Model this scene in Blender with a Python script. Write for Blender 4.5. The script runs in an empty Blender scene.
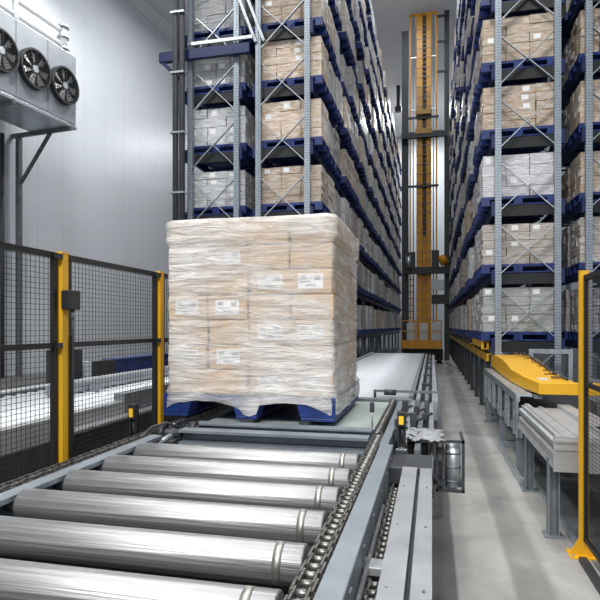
import bpy, bmesh, math, random
from mathutils import Vector, Matrix
random.seed(7)
S = bpy.context.scene
COL = S.collection
PI = math.pi

# ------------------------------------------------------------------ materials
def new_mat(name):
    m = bpy.data.materials.new(name); m.use_nodes = True
    nt = m.node_tree
    return m, nt, nt.nodes['Principled BSDF']

def nd(nt, typ, **kw):
    n = nt.nodes.new(typ)
    for k, v in kw.items():
        if k in n.inputs: n.inputs[k].default_value = v
        else: setattr(n, k, v)
    return n

def c4(c): return (c[0], c[1], c[2], 1)

def mat(name, col, rough=.5, metal=0, var=.18, scale=6, bump=.0, bscale=40, stretch=(1, 1, 1), spec=.5, col2=None):
    """plain surface with noise-driven colour and roughness variation"""
    m, nt, b = new_mat(name)
    tc = nd(nt, 'ShaderNodeTexCoord'); mp = nd(nt, 'ShaderNodeMapping'); mp.inputs['Scale'].default_value = stretch
    nt.links.new(tc.outputs['Object'], mp.inputs['Vector'])
    n = nd(nt, 'ShaderNodeTexNoise', Scale=scale, Detail=5, Roughness=.6)
    nt.links.new(mp.outputs[0], n.inputs['Vector'])
    r = nd(nt, 'ShaderNodeValToRGB')
    d = col2 if col2 else tuple(x * (1 - var) for x in col)
    r.color_ramp.elements[0].position = .3; r.color_ramp.elements[0].color = c4(d)
    r.color_ramp.elements[1].position = .7; r.color_ramp.elements[1].color = c4(tuple(min(1, x * (1 + var * .5)) for x in col))
    nt.links.new(n.outputs['Fac'], r.inputs['Fac']); nt.links.new(r.outputs['Color'], b.inputs['Base Color'])
    mr = nd(nt, 'ShaderNodeMapRange'); mr.inputs['To Min'].default_value = max(.04, rough * .8); mr.inputs['To Max'].default_value = min(1, rough * 1.25)
    nt.links.new(n.outputs['Fac'], mr.inputs['Value']); nt.links.new(mr.outputs[0], b.inputs['Roughness'])
    b.inputs['Metallic'].default_value = metal
    b.inputs['Specular IOR Level'].default_value = spec
    if bump:
        n2 = nd(nt, 'ShaderNodeTexNoise', Scale=bscale, Detail=4)
        nt.links.new(mp.outputs[0], n2.inputs['Vector'])
        bp = nd(nt, 'ShaderNodeBump', Strength=bump, Distance=.02)
        nt.links.new(n2.outputs['Fac'], bp.inputs['Height']); nt.links.new(bp.outputs[0], b.inputs['Normal'])
    return m

M = {}
M['galv'] = mat('galvanised steel', (.50, .54, .58), .38, .75, .25, 14)
M['galv_dark'] = mat('weathered steel', (.20, .215, .23), .5, .5, .3, 10)
M['steel_blue'] = mat('painted blue grey steel', (.23, .265, .30), .42, .35, .15, 8)
M['plate'] = mat('pale zinc plate', (.33, .345, .365), .42, .5, .16, 9)
M['alu'] = mat('extruded aluminium', (.50, .515, .53), .40, .5, .14, 7)
M['roller'] = mat('brushed roller steel', (.36, .365, .375), .46, .85, .35, 3, bump=.25, bscale=6, stretch=(.25, 12, 12))
M['roller_band'] = mat('worn roller band', (.41, .395, .37), .46, .85, .25, 12)
M['roller_pale'] = mat('zinc plated roller', (.50, .53, .56), .5, .3, .08, 9, spec=.4)
M['chain'] = mat('oiled chain steel', (.21, .205, .195), .38, .8, .4, 60)
M['black'] = mat('black plastic', (.016, .017, .019), .45, 0, .3, 20)
M['black_metal'] = mat('black powder coat', (.012, .013, .015), .5, .1, .3, 20)
M['dark'] = mat('dark steel', (.055, .06, .066), .5, .4, .3, 12)
M['rubber'] = mat('dark cable sheath', (.045, .05, .06), .55, 0, .3, 15)
M['yellow'] = mat('safety yellow paint', (.80, .43, .014), .38, 0, .10, 5)
M['crane_yellow'] = mat('crane orange yellow paint', (.66, .295, .009), .40, 0, .22, 3)
M['sensor_yellow'] = mat('sensor yellow', (.90, .55, .02), .35, 0, .08, 20)
M['blue'] = mat('pallet blue', (.008, .034, .185), .40, 0, .5, 7, bump=.2)
M['beam_blue'] = mat('rack beam blue', (.006, .017, .092), .40, .1, .35, 5)
M['carton_kraft'] = mat('kraft cardboard', (.64, .45, .27), .75, 0, .16, 9)
M['paper'] = mat('white label paper', (.86, .87, .88), .6, 0, .05, 9)
M['print'] = mat('grey label print', (.42, .44, .48), .7, 0, .2, 30)
M['green_plate'] = mat('pale green coated plate', (.52, .60, .565), .30, .15, .14, 5)
M['white_paint'] = mat('white painted sheet', (.80, .82, .84), .35, .05, .06, 3)
M['unit_case'] = mat('evaporator casing sheet', (.36, .39, .43), .36, .3, .10, 2)
M['ceiling'] = mat('ceiling panel', (.66, .68, .70), .5, 0, .06, 1)
M['grey_box'] = mat('pale grey cabinet paint', (.62, .65, .68), .45, 0, .08, 4)
M['rust'] = mat('lubricated brass fittings', (.28, .17, .06), .45, .6, .4, 25)
M['rag'] = mat('crumpled clear film', (.30, .31, .325), .35, 0, .4, 25, bump=.5, bscale=40)
M['blade'] = mat('fan blade grey', (.36, .37, .38), .4, .4, .15, 8)
M['fan_dark'] = mat('fan cavity black', (.012, .012, .014), .6, 0, .3, 8)

# perforated upright
def perforated(name, col):
    m, nt, b = new_mat(name)
    tc = nd(nt, 'ShaderNodeTexCoord'); sp = nd(nt, 'ShaderNodeSeparateXYZ')
    nt.links.new(tc.outputs['Object'], sp.inputs[0])
    def math_(op, a, v=None, w=None):
        n = nd(nt, 'ShaderNodeMath', operation=op)
        for i, q in enumerate((a, v, w)):
            if q is None: continue
            if isinstance(q, (int, float)): n.inputs[i].default_value = q
            else: nt.links.new(q, n.inputs[i])
        return n.outputs[0]
    fz = math_('SUBTRACT', math_('FRACT', math_('MULTIPLY', sp.outputs['Z'], 20.0)), .5)
    fx = math_('ABSOLUTE', math_('SUBTRACT', math_('FRACT', math_('MULTIPLY', sp.outputs['X'], 22.0)), .5))
    d = math_('ADD', math_('MULTIPLY', fz, fz), math_('MULTIPLY', math_('SUBTRACT', fx, .25), math_('SUBTRACT', fx, .25)))
    hole = math_('LESS_THAN', d, .022)
    nz = nd(nt, 'ShaderNodeTexNoise', Scale=9, Detail=4)
    nt.links.new(tc.outputs['Object'], nz.inputs['Vector'])
    r = nd(nt, 'ShaderNodeValToRGB')
    r.color_ramp.elements[0].color = c4(tuple(x * .75 for x in col)); r.color_ramp.elements[1].color = c4(tuple(x * 1.15 for x in col))
    nt.links.new(nz.outputs['Fac'], r.inputs['Fac'])
    mx = nd(nt, 'ShaderNodeMix', data_type='RGBA')
    nt.links.new(hole, mx.inputs['Factor']); nt.links.new(r.outputs['Color'], mx.inputs['A']); mx.inputs['B'].default_value = (.05, .055, .065, 1)
    nt.links.new(mx.outputs['Result'], b.inputs['Base Color'])
    b.inputs['Metallic'].default_value = .5; b.inputs['Roughness'].default_value = .42
    return m
M['upright'] = perforated('perforated galvanised upright', (.36, .42, .48))

# stretch-wrapped cartons in the racks: cardboard with a wrinkled glossy film on it
def wrapped(name, col, film, haze):
    m, nt, b = new_mat(name)
    tc = nd(nt, 'ShaderNodeTexCoord'); oi = nd(nt, 'ShaderNodeObjectInfo')
    n1 = nd(nt, 'ShaderNodeTexNoise', Scale=4, Detail=4); nt.links.new(tc.outputs['Object'], n1.inputs['Vector'])
    mp = nd(nt, 'ShaderNodeMapping'); mp.inputs['Scale'].default_value = (3, 3, 14); nt.links.new(tc.outputs['Object'], mp.inputs['Vector'])
    n2 = nd(nt, 'ShaderNodeTexNoise', Scale=1.6, Detail=6, Roughness=.65, Distortion=1.2); nt.links.new(mp.outputs[0], n2.inputs['Vector'])
    r1 = nd(nt, 'ShaderNodeValToRGB')
    r1.color_ramp.elements[0].position = .35; r1.color_ramp.elements[0].color = c4(tuple(x * .78 for x in col))
    r1.color_ramp.elements[1].position = .65; r1.color_ramp.elements[1].color = c4(col)
    nt.links.new(n1.outputs['Fac'], r1.inputs['Fac'])
    hz = nd(nt, 'ShaderNodeMapRange'); hz.inputs['From Min'].default_value = .40; hz.inputs['From Max'].default_value = .66
    hz.inputs['To Min'].default_value = haze * .35; hz.inputs['To Max'].default_value = min(1, haze * 1.5)
    nt.links.new(n2.outputs['Fac'], hz.inputs['Value'])
    mx = nd(nt, 'ShaderNodeMix', data_type='RGBA')
    nt.links.new(hz.outputs[0], mx.inputs['Factor']); nt.links.new(r1.outputs['Color'], mx.inputs['A']); mx.inputs['B'].default_value = c4(film)
    hs = nd(nt, 'ShaderNodeHueSaturation'); nt.links.new(mx.outputs['Result'], hs.inputs['Color'])
    vr = nd(nt, 'ShaderNodeMapRange'); vr.inputs['To Min'].default_value = .62; vr.inputs['To Max'].default_value = 1.12
    nt.links.new(oi.outputs['Random'], vr.inputs['Value']); nt.links.new(vr.outputs[0], hs.inputs['Value'])
    nt.links.new(hs.outputs['Color'], b.inputs['Base Color'])
    b.inputs['Roughness'].default_value = .3
    bp = nd(nt, 'ShaderNodeBump', Strength=.8, Distance=.05); nt.links.new(n2.outputs['Fac'], bp.inputs['Height'])
    nt.links.new(bp.outputs[0], b.inputs['Normal'])
    return m
WR = {'tan': wrapped('film wrapped kraft cartons', (.60, .38, .19), (.90, .87, .83), .58),
      'beige': wrapped('film wrapped beige cartons', (.62, .52, .43), (.86, .83, .80), .72),
      'grey': wrapped('film wrapped grey cartons', (.52, .50, .50), (.78, .78, .79), .65),
      'lilac': wrapped('film wrapped pale lilac cartons', (.60, .57, .60), (.82, .80, .84), .7),
      'silver': wrapped('film wrapped silvery cartons', (.55, .56, .58), (.84, .86, .88), .75),
      'white': wrapped('film wrapped white cartons', (.66, .70, .68), (.84, .87, .85), .55)}

# the big stretch film on the load in front
def film_mat():
    m, nt, b = new_mat('wrinkled stretch film')
    tc = nd(nt, 'ShaderNodeTexCoord')
    mp = nd(nt, 'ShaderNodeMapping'); mp.inputs['Scale'].default_value = (2.2, 2.2, 15); nt.links.new(tc.outputs['Object'], mp.inputs['Vector'])
    n2 = nd(nt, 'ShaderNodeTexNoise', Scale=1.5, Detail=8, Roughness=.68, Distortion=1.0); nt.links.new(mp.outputs[0], n2.inputs['Vector'])
    n3 = nd(nt, 'ShaderNodeTexNoise', Scale=1.7, Detail=3); nt.links.new(tc.outputs['Object'], n3.inputs['Vector'])
    ad = nd(nt, 'ShaderNodeMath', operation='ADD'); nt.links.new(n2.outputs['Fac'], ad.inputs[0]); nt.links.new(n3.outputs['Fac'], ad.inputs[1])
    a = nd(nt, 'ShaderNodeMapRange'); a.inputs['From Min'].default_value = .78; a.inputs['From Max'].default_value = 1.22
    a.inputs['To Min'].default_value = .22; a.inputs['To Max'].default_value = .90
    nt.links.new(ad.outputs[0], a.inputs['Value']); nt.links.new(a.outputs[0], b.inputs['Alpha'])
    b.inputs['Base Color'].default_value = (.93, .905, .88, 1); b.inputs['Roughness'].default_value = .24
    bp = nd(nt, 'ShaderNodeBump', Strength=.85, Distance=.04); nt.links.new(n2.outputs['Fac'], bp.inputs['Height'])
    nt.links.new(bp.outputs[0], b.inputs['Normal'])
    return m
M['film'] = film_mat()

# floor: concrete with darker and paler lengthwise lanes
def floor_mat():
    m, nt, b = new_mat('banded sealed concrete')
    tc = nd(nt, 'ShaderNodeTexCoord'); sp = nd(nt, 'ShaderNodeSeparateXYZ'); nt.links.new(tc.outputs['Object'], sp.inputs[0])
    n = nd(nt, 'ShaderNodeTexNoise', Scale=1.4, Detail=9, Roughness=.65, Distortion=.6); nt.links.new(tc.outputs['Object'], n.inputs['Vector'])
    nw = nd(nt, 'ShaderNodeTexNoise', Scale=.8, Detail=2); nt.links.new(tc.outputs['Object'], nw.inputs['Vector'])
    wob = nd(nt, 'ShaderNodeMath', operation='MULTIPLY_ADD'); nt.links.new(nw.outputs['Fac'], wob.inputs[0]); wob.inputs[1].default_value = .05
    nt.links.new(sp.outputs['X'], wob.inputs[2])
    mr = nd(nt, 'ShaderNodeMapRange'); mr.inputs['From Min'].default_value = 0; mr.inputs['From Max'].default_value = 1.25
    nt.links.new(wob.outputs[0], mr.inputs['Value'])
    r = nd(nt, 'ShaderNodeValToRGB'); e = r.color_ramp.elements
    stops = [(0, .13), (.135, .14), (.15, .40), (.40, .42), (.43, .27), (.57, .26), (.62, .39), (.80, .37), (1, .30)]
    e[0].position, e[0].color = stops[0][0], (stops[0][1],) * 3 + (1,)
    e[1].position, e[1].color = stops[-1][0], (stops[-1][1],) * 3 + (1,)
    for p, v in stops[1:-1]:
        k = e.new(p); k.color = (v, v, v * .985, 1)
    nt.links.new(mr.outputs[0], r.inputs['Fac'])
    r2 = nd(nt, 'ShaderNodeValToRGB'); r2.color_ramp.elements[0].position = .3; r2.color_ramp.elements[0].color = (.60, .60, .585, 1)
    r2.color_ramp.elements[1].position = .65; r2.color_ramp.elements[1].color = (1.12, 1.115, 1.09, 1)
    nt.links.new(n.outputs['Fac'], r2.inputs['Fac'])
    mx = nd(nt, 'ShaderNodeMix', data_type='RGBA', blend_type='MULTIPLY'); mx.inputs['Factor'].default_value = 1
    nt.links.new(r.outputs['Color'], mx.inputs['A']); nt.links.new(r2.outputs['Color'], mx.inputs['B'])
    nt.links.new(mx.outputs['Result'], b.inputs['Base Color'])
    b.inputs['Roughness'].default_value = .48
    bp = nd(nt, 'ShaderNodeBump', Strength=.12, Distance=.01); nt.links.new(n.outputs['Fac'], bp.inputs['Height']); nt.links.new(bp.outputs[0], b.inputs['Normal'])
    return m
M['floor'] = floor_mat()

# insulated wall panels: glossy white sheet with fine upright ribs and panel joints
def wall_mat(name, axis, col):
    m, nt, b = new_mat(name)
    tc = nd(nt, 'ShaderNodeTexCoord'); sp = nd(nt, 'ShaderNodeSeparateXYZ'); nt.links.new(tc.outputs['Object'], sp.inputs[0])
    f = nd(nt, 'ShaderNodeMath', operation='MULTIPLY'); nt.links.new(sp.outputs[axis], f.inputs[0]); f.inputs[1].default_value = 1 / 1.15
    fr = nd(nt, 'ShaderNodeMath', operation='FRACT'); nt.links.new(f.outputs[0], fr.inputs[0])
    r = nd(nt, 'ShaderNodeValToRGB'); e = r.color_ramp.elements
    e[0].position = 0; e[0].color = c4(tuple(x * .72 for x in col)); e[1].position = .022; e[1].color = c4(col)
    nt.links.new(fr.outputs[0], r.inputs['Fac']); nt.links.new(r.outputs['Color'], b.inputs['Base Color'])
    w = nd(nt, 'ShaderNodeMath', operation='SINE'); g = nd(nt, 'ShaderNodeMath', operation='MULTIPLY')
    nt.links.new(sp.outputs[axis], g.inputs[0]); g.inputs[1].default_value = 2 * PI / .115; nt.links.new(g.outputs[0], w.inputs[0])
    nz = nd(nt, 'ShaderNodeTexNoise', Scale=.9, Detail=2); nt.links.new(tc.outputs['Object'], nz.inputs['Vector'])
    sm = nd(nt, 'ShaderNodeMath', operation='MULTIPLY_ADD'); nt.links.new(nz.outputs['Fac'], sm.inputs[0]); sm.inputs[1].default_value = 14; nt.links.new(w.outputs[0], sm.inputs[2])
    bp = nd(nt, 'ShaderNodeBump', Strength=.10, Distance=.01); nt.links.new(sm.outputs[0], bp.inputs['Height']); nt.links.new(bp.outputs[0], b.inputs['Normal'])
    b.inputs['Roughness'].default_value = .27; b.inputs['Specular IOR Level'].default_value = .6
    return m
M['wall'] = wall_mat('insulated wall panel', 'Y', (.60, .64, .69))
M['endwall'] = wall_mat('insulated end panel', 'X', (.66, .69, .72))

# ------------------------------------------------------------------ mesh helpers
class MB:
    def __init__(s): s.bm = bmesh.new()
    def box(s, x0, x1, y0, y1, z0, z1, mi=0):
        v = [s.bm.verts.new((x, y, z)) for x in (x0, x1) for y in (y0, y1) for z in (z0, z1)]
        for q in ((0, 1, 3, 2), (4, 6, 7, 5), (0, 4, 5, 1), (2, 3, 7, 6), (0, 2, 6, 4), (1, 5, 7, 3)):
            f = s.bm.faces.new([v[i] for i in q]); f.material_index = mi
        return s
    def bar(s, p, q, w, h, up=(0, 0, 1)):
        """square bar of width w and height h from p to q"""
        p, q = Vector(p), Vector(q); d = (q - p).normalized(); u = Vector(up)
        if abs(d.dot(u)) > .98: u = Vector((0, 1, 0))
        a = d.cross(u).normalized() * w / 2; b = a.cross(d).normalized() * h / 2
        r = [[s.bm.verts.new(k + i * a + j * b) for i, j in ((-1, -1), (1, -1), (1, 1), (-1, 1))] for k in (p, q)]
        for i in range(4): s.bm.faces.new((r[0][i], r[0][(i + 1) % 4], r[1][(i + 1) % 4], r[1][i]))
        s.bm.faces.new(r[0][::-1]); s.bm.faces.new(r[1]); return s
    def tube(s, pts, r, n=10, caps=True):
        pts = [Vector(p) for p in pts]; rings = []
        rr = r if isinstance(r, (list, tuple)) else [r] * len(pts)
        for i, p in enumerate(pts):
            d = (pts[min(i + 1, len(pts) - 1)] - pts[max(i - 1, 0)]).normalized()
            u = Vector((0, 0, 1)) if abs(d.z) < .9 else Vector((1, 0, 0))
            a = d.cross(u).normalized(); b = a.cross(d).normalized()
            rings.append([s.bm.verts.new(p + rr[i] * (math.cos(t) * a + math.sin(t) * b)) for t in [2 * PI * k / n for k in range(n)]])
        for A, B in zip(rings, rings[1:]):
            for k in range(n):
                f = s.bm.faces.new((A[k], A[(k + 1) % n], B[(k + 1) % n], B[k])); f.smooth = True
        if caps:
            s.bm.faces.new(rings[0][::-1]); s.bm.faces.new(rings[-1])
        return s
    def prof(s, pts, axis, a, b):
        """extrude a closed 2D profile along an axis ('X' takes (y,z), 'Y' takes (x,z), 'Z' takes (x,y))"""
        def mk(p, t): return {'X': (t, p[0], p[1]), 'Y': (p[0], t, p[1]), 'Z': (p[0], p[1], t)}[axis]
        A = [s.bm.verts.new(mk(p, a)) for p in pts]; B = [s.bm.verts.new(mk(p, b)) for p in pts]; n = len(pts)
        for k in range(n): s.bm.faces.new((A[k], A[(k + 1) % n], B[(k + 1) % n], B[k]))
        s.bm.faces.new(A[::-1]); s.bm.faces.new(B); return s
    def ring(s, c, axis, r0, r1, h, n=28):
        """hollow ring about an axis starting at c"""
        c = Vector(c); ax = {'X': Vector((1, 0, 0)), 'Y': Vector((0, 1, 0)), 'Z': Vector((0, 0, 1))}[axis]
        u = Vector((0, 0, 1)) if axis != 'Z' else Vector((1, 0, 0)); w = ax.cross(u)
        R = []
        for k in range(n):
            t = 2 * PI * k / n; d = math.cos(t) * u + math.sin(t) * w
            R.append([s.bm.verts.new(c + d * r + ax * o) for r, o in ((r0, 0), (r1, 0), (r1, h), (r0, h))])
        for k in range(n):
            A, B = R[k], R[(k + 1) % n]
            for i in range(4):
                f = s.bm.faces.new((A[i], A[(i + 1) % 4], B[(i + 1) % 4], B[i]))
        return s
    def build(s, name, m, parent=None, bevel=0, base=None, smooth=False):
        bmesh.ops.recalc_face_normals(s.bm, faces=s.bm.faces)
        off = Vector((0, 0, 0))
        if parent is not None: off = ORG[parent]
        elif base is not None: off = Vector(base)
        else:
            lo = [min(v.co[i] for v in s.bm.verts) for i in range(3)]; hi = [max(v.co[i] for v in s.bm.verts) for i in range(3)]
            off = Vector(((lo[0] + hi[0]) / 2, (lo[1] + hi[1]) / 2, lo[2]))
        bmesh.ops.translate(s.bm, verts=s.bm.verts, vec=-off)
        me = bpy.data.meshes.new(name); s.bm.to_mesh(me); s.bm.free()
        for x in (m if isinstance(m, (list, tuple)) else [m]): me.materials.append(x)
        o = bpy.data.objects.new(name, me); COL.objects.link(o)
        if parent is not None: o.parent = parent
        else: o.location = off
        ORG[o] = off
        if bevel:
            b = o.modifiers.new('edge', 'BEVEL'); b.width = bevel; b.segments = 2; b.limit_method = 'ANGLE'
        return o
ORG = {}

def tag(o, label, cat, group=None, kind=None):
    o['label'] = label; o['category'] = cat
    if group: o['group'] = group
    if kind: o['kind'] = kind
    return o
def thing(name, label, cat, loc, group=None):
    o = bpy.data.objects.new(name, None); COL.objects.link(o); o.location = loc; o.empty_display_size = .2
    ORG[o] = Vector(loc)
    return tag(o, label, cat, group)
def struct(o): o['kind'] = 'structure'; return o
def copy_tree(o, parent=None, shift=None):
    c = o.copy(); COL.objects.link(c)
    if parent is not None: c.parent = parent
    if shift is not None: c.location = Vector(o.location) + Vector(shift)
    ORG[c] = ORG[o] + (Vector(shift) if shift is not None else Vector((0, 0, 0)))
    for ch in [k for k in ORG if k.parent == o]: copy_tree(ch, c)
    return c
ONES = ['', 'first', 'second', 'third', 'fourth', 'fifth', 'sixth', 'seventh', 'eighth', 'ninth', 'tenth', 'eleventh', 'twelfth', 'thirteenth', 'fourteenth', 'fifteenth', 'sixteenth', 'seventeenth', 'eighteenth', 'nineteenth']
def ordinal(n):
    if n < 20: return ONES[n]
    if n == 20: return 'twentieth'
    if n == 30: return 'thirtieth'
    return ('twenty-' if n < 30 else 'thirty-') + ONES[n % 10]

# ------------------------------------------------------------------ the hall
CEIL = 15.5
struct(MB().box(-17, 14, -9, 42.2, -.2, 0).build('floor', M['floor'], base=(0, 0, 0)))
SWING = []
SWING.append(struct(MB().box(-13.2, -13, -12, 42, 0, CEIL).build('wall_left', M['wall'], base=(0, 0, 0))))
struct(MB().box(-15, 14, 42, 42.2, 0, CEIL).build('wall_back', M['endwall'], base=(0, 0, 0)))
struct(MB().box(-17, 14, -9, 42.2, CEIL, CEIL + .2).build('ceiling', M['ceiling'], base=(0, 0, 0)))
SWING.append(struct(MB().prof([(-13, CEIL), (-12.62, CEIL), (-12.62, CEIL - .05), (-12.95, CEIL - .38), (-13, CEIL - .38)], 'Y', -12, 41.5).build('trim_1', M['ceiling'], base=(0, 0, 0))))

# ------------------------------------------------------------------ racks
Y0 = 10.05; BAY = 2.85; NB = 10; FD = 1.04
LV = {'L': [1.50, 2.72, 3.90, 5.10, 6.24, 7.32, 8.48, 9.64, 10.8, 11.9], 'R': [1.50 + 1.16 * k for k in range(10)]}   # pallet top heights
TOPZ = 12.55
def upright_frame(x0, y, parent, zb=0.0):
    """end frame: two perforated uprights with crossed bracing between them"""
    m = MB(); z = .35; xa, xb = x0 + .10, x0 + FD - .10
    while z + .9 < TOPZ:
        m.bar((xa, y + .03, z), (xb, y + .03, z + .80), .014, .052, (0, 1, 0)); m.bar((xa, y + .065, z + .80), (xb, y + .065, z), .014, .052, (0, 1, 0))
        m.tube([((xa + xb) / 2, y + .015, z + .4), ((xa + xb) / 2, y + .08, z + .4)], .022, 8)
        z += 1.075
    fr = m.build('upright_frame', M['galv'], parent)
    for s in (x0, x0 + FD):
        m = MB(); a, b = (s, s + .10) if s == x0 else (s - .10, s)
        m.prof([(a, y), (a + .03, y), (a + .034, y - .012), (b - .034, y - .012), (b - .03, y), (b, y), (b, y + .09), (b - .02, y + .09), (b - .02, y + .02), (a + .02, y + .02), (a + .02, y + .09), (a, y + .09)], 'Z', .012, TOPZ)
        m.box((a + b) / 2 - .09, (a + b) / 2 + .09, y - .04, y + .13, 0, .012)
        m.build('upright', M['upright'], fr)
    return fr

def rack(name, label, x0, side, nb, beam_parts):
    r = thing(name, label, 'pallet rack', (x0 + FD / 2, Y0, 0))
    f0 = upright_frame(x0, Y0, r)
    for i in range(1, nb + 1): copy_tree(f0, r, (0, i * BAY, 0))
    rest = MB(); cnt = 0; proto = None
    todo = []
    for i in range(nb):
        for k, zt in enumerate(LV[side]):
            for face in (0, 1):
                todo.append((i, k, zt, face))
    aisle = 1 if side == 'L' else 0
    todo.sort(key=lambda q: (q[3] != aisle, q[0], q[1]))
    for n, (i, k, zt, face) in enumerate(todo):
        xc = x0 - .028 if face == 0 else x0 + FD + .028
        ya, yb = Y0 + i * BAY + .10, Y0 + (i + 1) * BAY - .01
        z1 = zt - .155
        if n < beam_parts:
            if proto is None:
                b = MB().box(xc - .025, xc + .025, ya, yb, z1 - .13, z1)
                b.box(xc - .031, xc + .031, ya - .09, ya, z1 - .19, z1 + .05); b.box(xc - .031, xc + .031, yb, yb + .02, z1 - .19, z1 + .05)
                proto = b.build('beam', M['beam_blue'], r); pz = (xc, ya, z1)
            else:
                c = proto.copy(); COL.objects.link(c); c.location = (xc - pz[0], ya - pz[1], z1 - pz[2]); ORG[c] = ORG[proto]
        else:
            rest.box(xc - .025, xc + .025, ya, yb, z1 - .13, z1); rest.box(xc - .031, xc + .031, ya - .09, ya, z1 - .19, z1 + .05)
    o = rest.build('beam', M['beam_blue'], r); o['kind'] = 'stuff'
    # end cross rails, tall and black to stand for shade under first pallets
    for zt in LV[side]:
        MB().box(x0 + .02, x0 + FD - .02, Y0 + .10, Y0 + .14, zt - .345, zt - .165).build('shade_cross_rail', M['black_metal'], r)
    return r
XL, XLL, XR, XRR = -3.22, -4.59, 1.045, 2.46
RL = rack('pallet_rack', 'tall blue-beamed pallet rack lining the left side of the crane aisle', XL, 'L', NB, 100)
rack('pallet_rack', 'tall pallet rack beside the white wall, behind a dark pipe bundle', XLL, 'L', NB, 20)
rack('pallet_rack', 'tall blue-beamed pallet rack lining the right side of the crane aisle', XR, 'R', NB, 100)
rack('pallet_rack', 'pallet rack cut by the right picture edge, behind the lone yellow post', XRR, 'R', 2, 20)

# spreader bars that tie the two left racks together and the blue outrigger high up
o = MB().box(-5.12, -3.3, 9.91, 10.01, 6.68, 6.86).bar((-5.08, 9.96, 6.70), (-4.68, 9.96, 6.30), .07, .07, (0, 1, 0)).build('tie_beam', M['beam_blue'])
tag(o, 'blue outrigger beam with bracket across the rear rack next to the white wall', 'beam')
o = MB().bar((-4.55, 9.97, 6.98), (-3.25, 9.97, 6.98), .04, .06).build('tie_rail', M['galv'])
tag(o, 'pale horizontal steel rail just above the blue outrigger beam', 'rail')
t = thing('diagonal_strut', 'pair of steel diagonal struts between the two left racks near the top', 'strut', (-3.4, 10.0, 6.9))
for dx in (0, .16):
    MB().bar((-3.62 + dx, 9.98, 8.0), (-3.2 + dx, 10.02, 6.9), .05, .05, (0, 1, 0)).build('strut', M['galv'], t)

# pipe bundle on the rack's left end
t = thing('pipe_bundle', 'dark vertical bundle of insulated pipes clamped to the rear rack end', 'pipe', (-4.655, 9.80, 0))
for dx, dy in ((-.062, 0), (.06, .02)):
    MB().tube([(-4.655 + dx, 9.80 + dy, 0), (-4.655 + dx, 9.80 + dy, 13)], .058, 14).build('pipe', M['rubber'], t)
for k in range(11):
    z = .7 + k * 1.13
    MB().box(-4.785, -4.525, 9.72, 9.74, z, z + .035).box(-4.795, -4.78, 9.72, 9.90, z, z + .035).box(-4.53, -4.515, 9.72, 9.90, z, z + .035).build('clamp', M['galv'], t)

# ------------------------------------------------------------------ pallet loads
def pallet_mesh(w, d, h):
    m = MB()
    for i in range(5):
        a = -w / 2 + i * (w - .12) / 4
        pass
    n = 6
    for i in range(n):                       # deck boards run along the wide side
        b = -d / 2 + i * (d - .11) / (n - 1); m.box(-w / 2, w / 2, b, b + .11, h - .025, h)
    for y in (-d / 2, -.05, d / 2 - .1): m.box(-w / 2, w / 2, y, y + .1, h - .045, h - .025)
    for y in (-d / 2, -.05, d / 2 - .1):
        for x in (-w / 2, -.07, w / 2 - .14): m.box(x, x + .14, y, y + .1, .022, h - .045)
        m.box(-w / 2, w / 2, y, y + .1, 0, .022)
    return m
def stack_mesh(name, wmat, h, layers, nx, ny, rnd):
    m = MB(); w, d = 1.15, .73; g = .003; lh = h / layers
    for k in range(layers):
        for i in range(nx):
            for j in range(ny):
                if 0 < i < nx - 1 and 0 < j < ny - 1 and k < layers - 1: continue
                jx, jy = rnd.uniform(-.008, .008), rnd.uniform(-.008, .008)
                x0 = -w / 2 + i * w / nx; y0 = -d / 2 + j * d / ny
                m.box(x0 + g + jx, x0 + w / nx - g + jx, y0 + g + jy, y0 + d / ny - g + jy, k * lh + .003, (k + 1) * lh - .003)
                if j == 0 and rnd.random() < .24:
                    lx = x0 + rnd.uniform(.04, .10); m.box(lx, lx + .11, y0 + jy, y0 + .004 + jy, (k + .25) * lh, (k + .8) * lh, 1)
                if (i == 0 or i == nx - 1) and rnd.random() < .25:
                    ly = y0 + .06; xx = x0 + jx + g - .004 if i == 0 else x0 + w / nx - g + jx
                    m.box(xx, xx + .004, ly, ly + .11, (k + .25) * lh, (k + .8) * lh, 1)
    o = m.build(name, [wmat, M['paper']], base=(0, 0, 0)); me = o.data; del ORG[o]; bpy.data.objects.remove(o)
    return me
rnd = random.Random(3)
STACK = {}
for k in WR:
    STACK[k] = [stack_mesh('wrapped_cartons', WR[k], hh, ly, nx, ny, rnd) for hh, ly, nx, ny in ((.74, 5, 4, 3), (.69, 5, 3, 2), (.65, 4, 4, 2), (.76, 5, 3, 3), (.72, 4, 3, 3))]
po = pallet_mesh(1.2, .8, .15).build('pallet', M['blue'], base=(0, 0, 0)); PAL = po.data; del ORG[po]; bpy.data.objects.remove(po)
# camera model, only used to tell which loads of the far racks show largest
F_, TH = 562.0, math.atan(132 / 562.0); CH = 1.6
def px(X, Y, Z):
    d = -math.sin(TH) * X + math.cos(TH) * Y; r = math.cos(TH) * X + math.sin(TH) * Y
    return 300 + F_ * r / d, 326 - F_ * (Z - CH) / d

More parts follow.
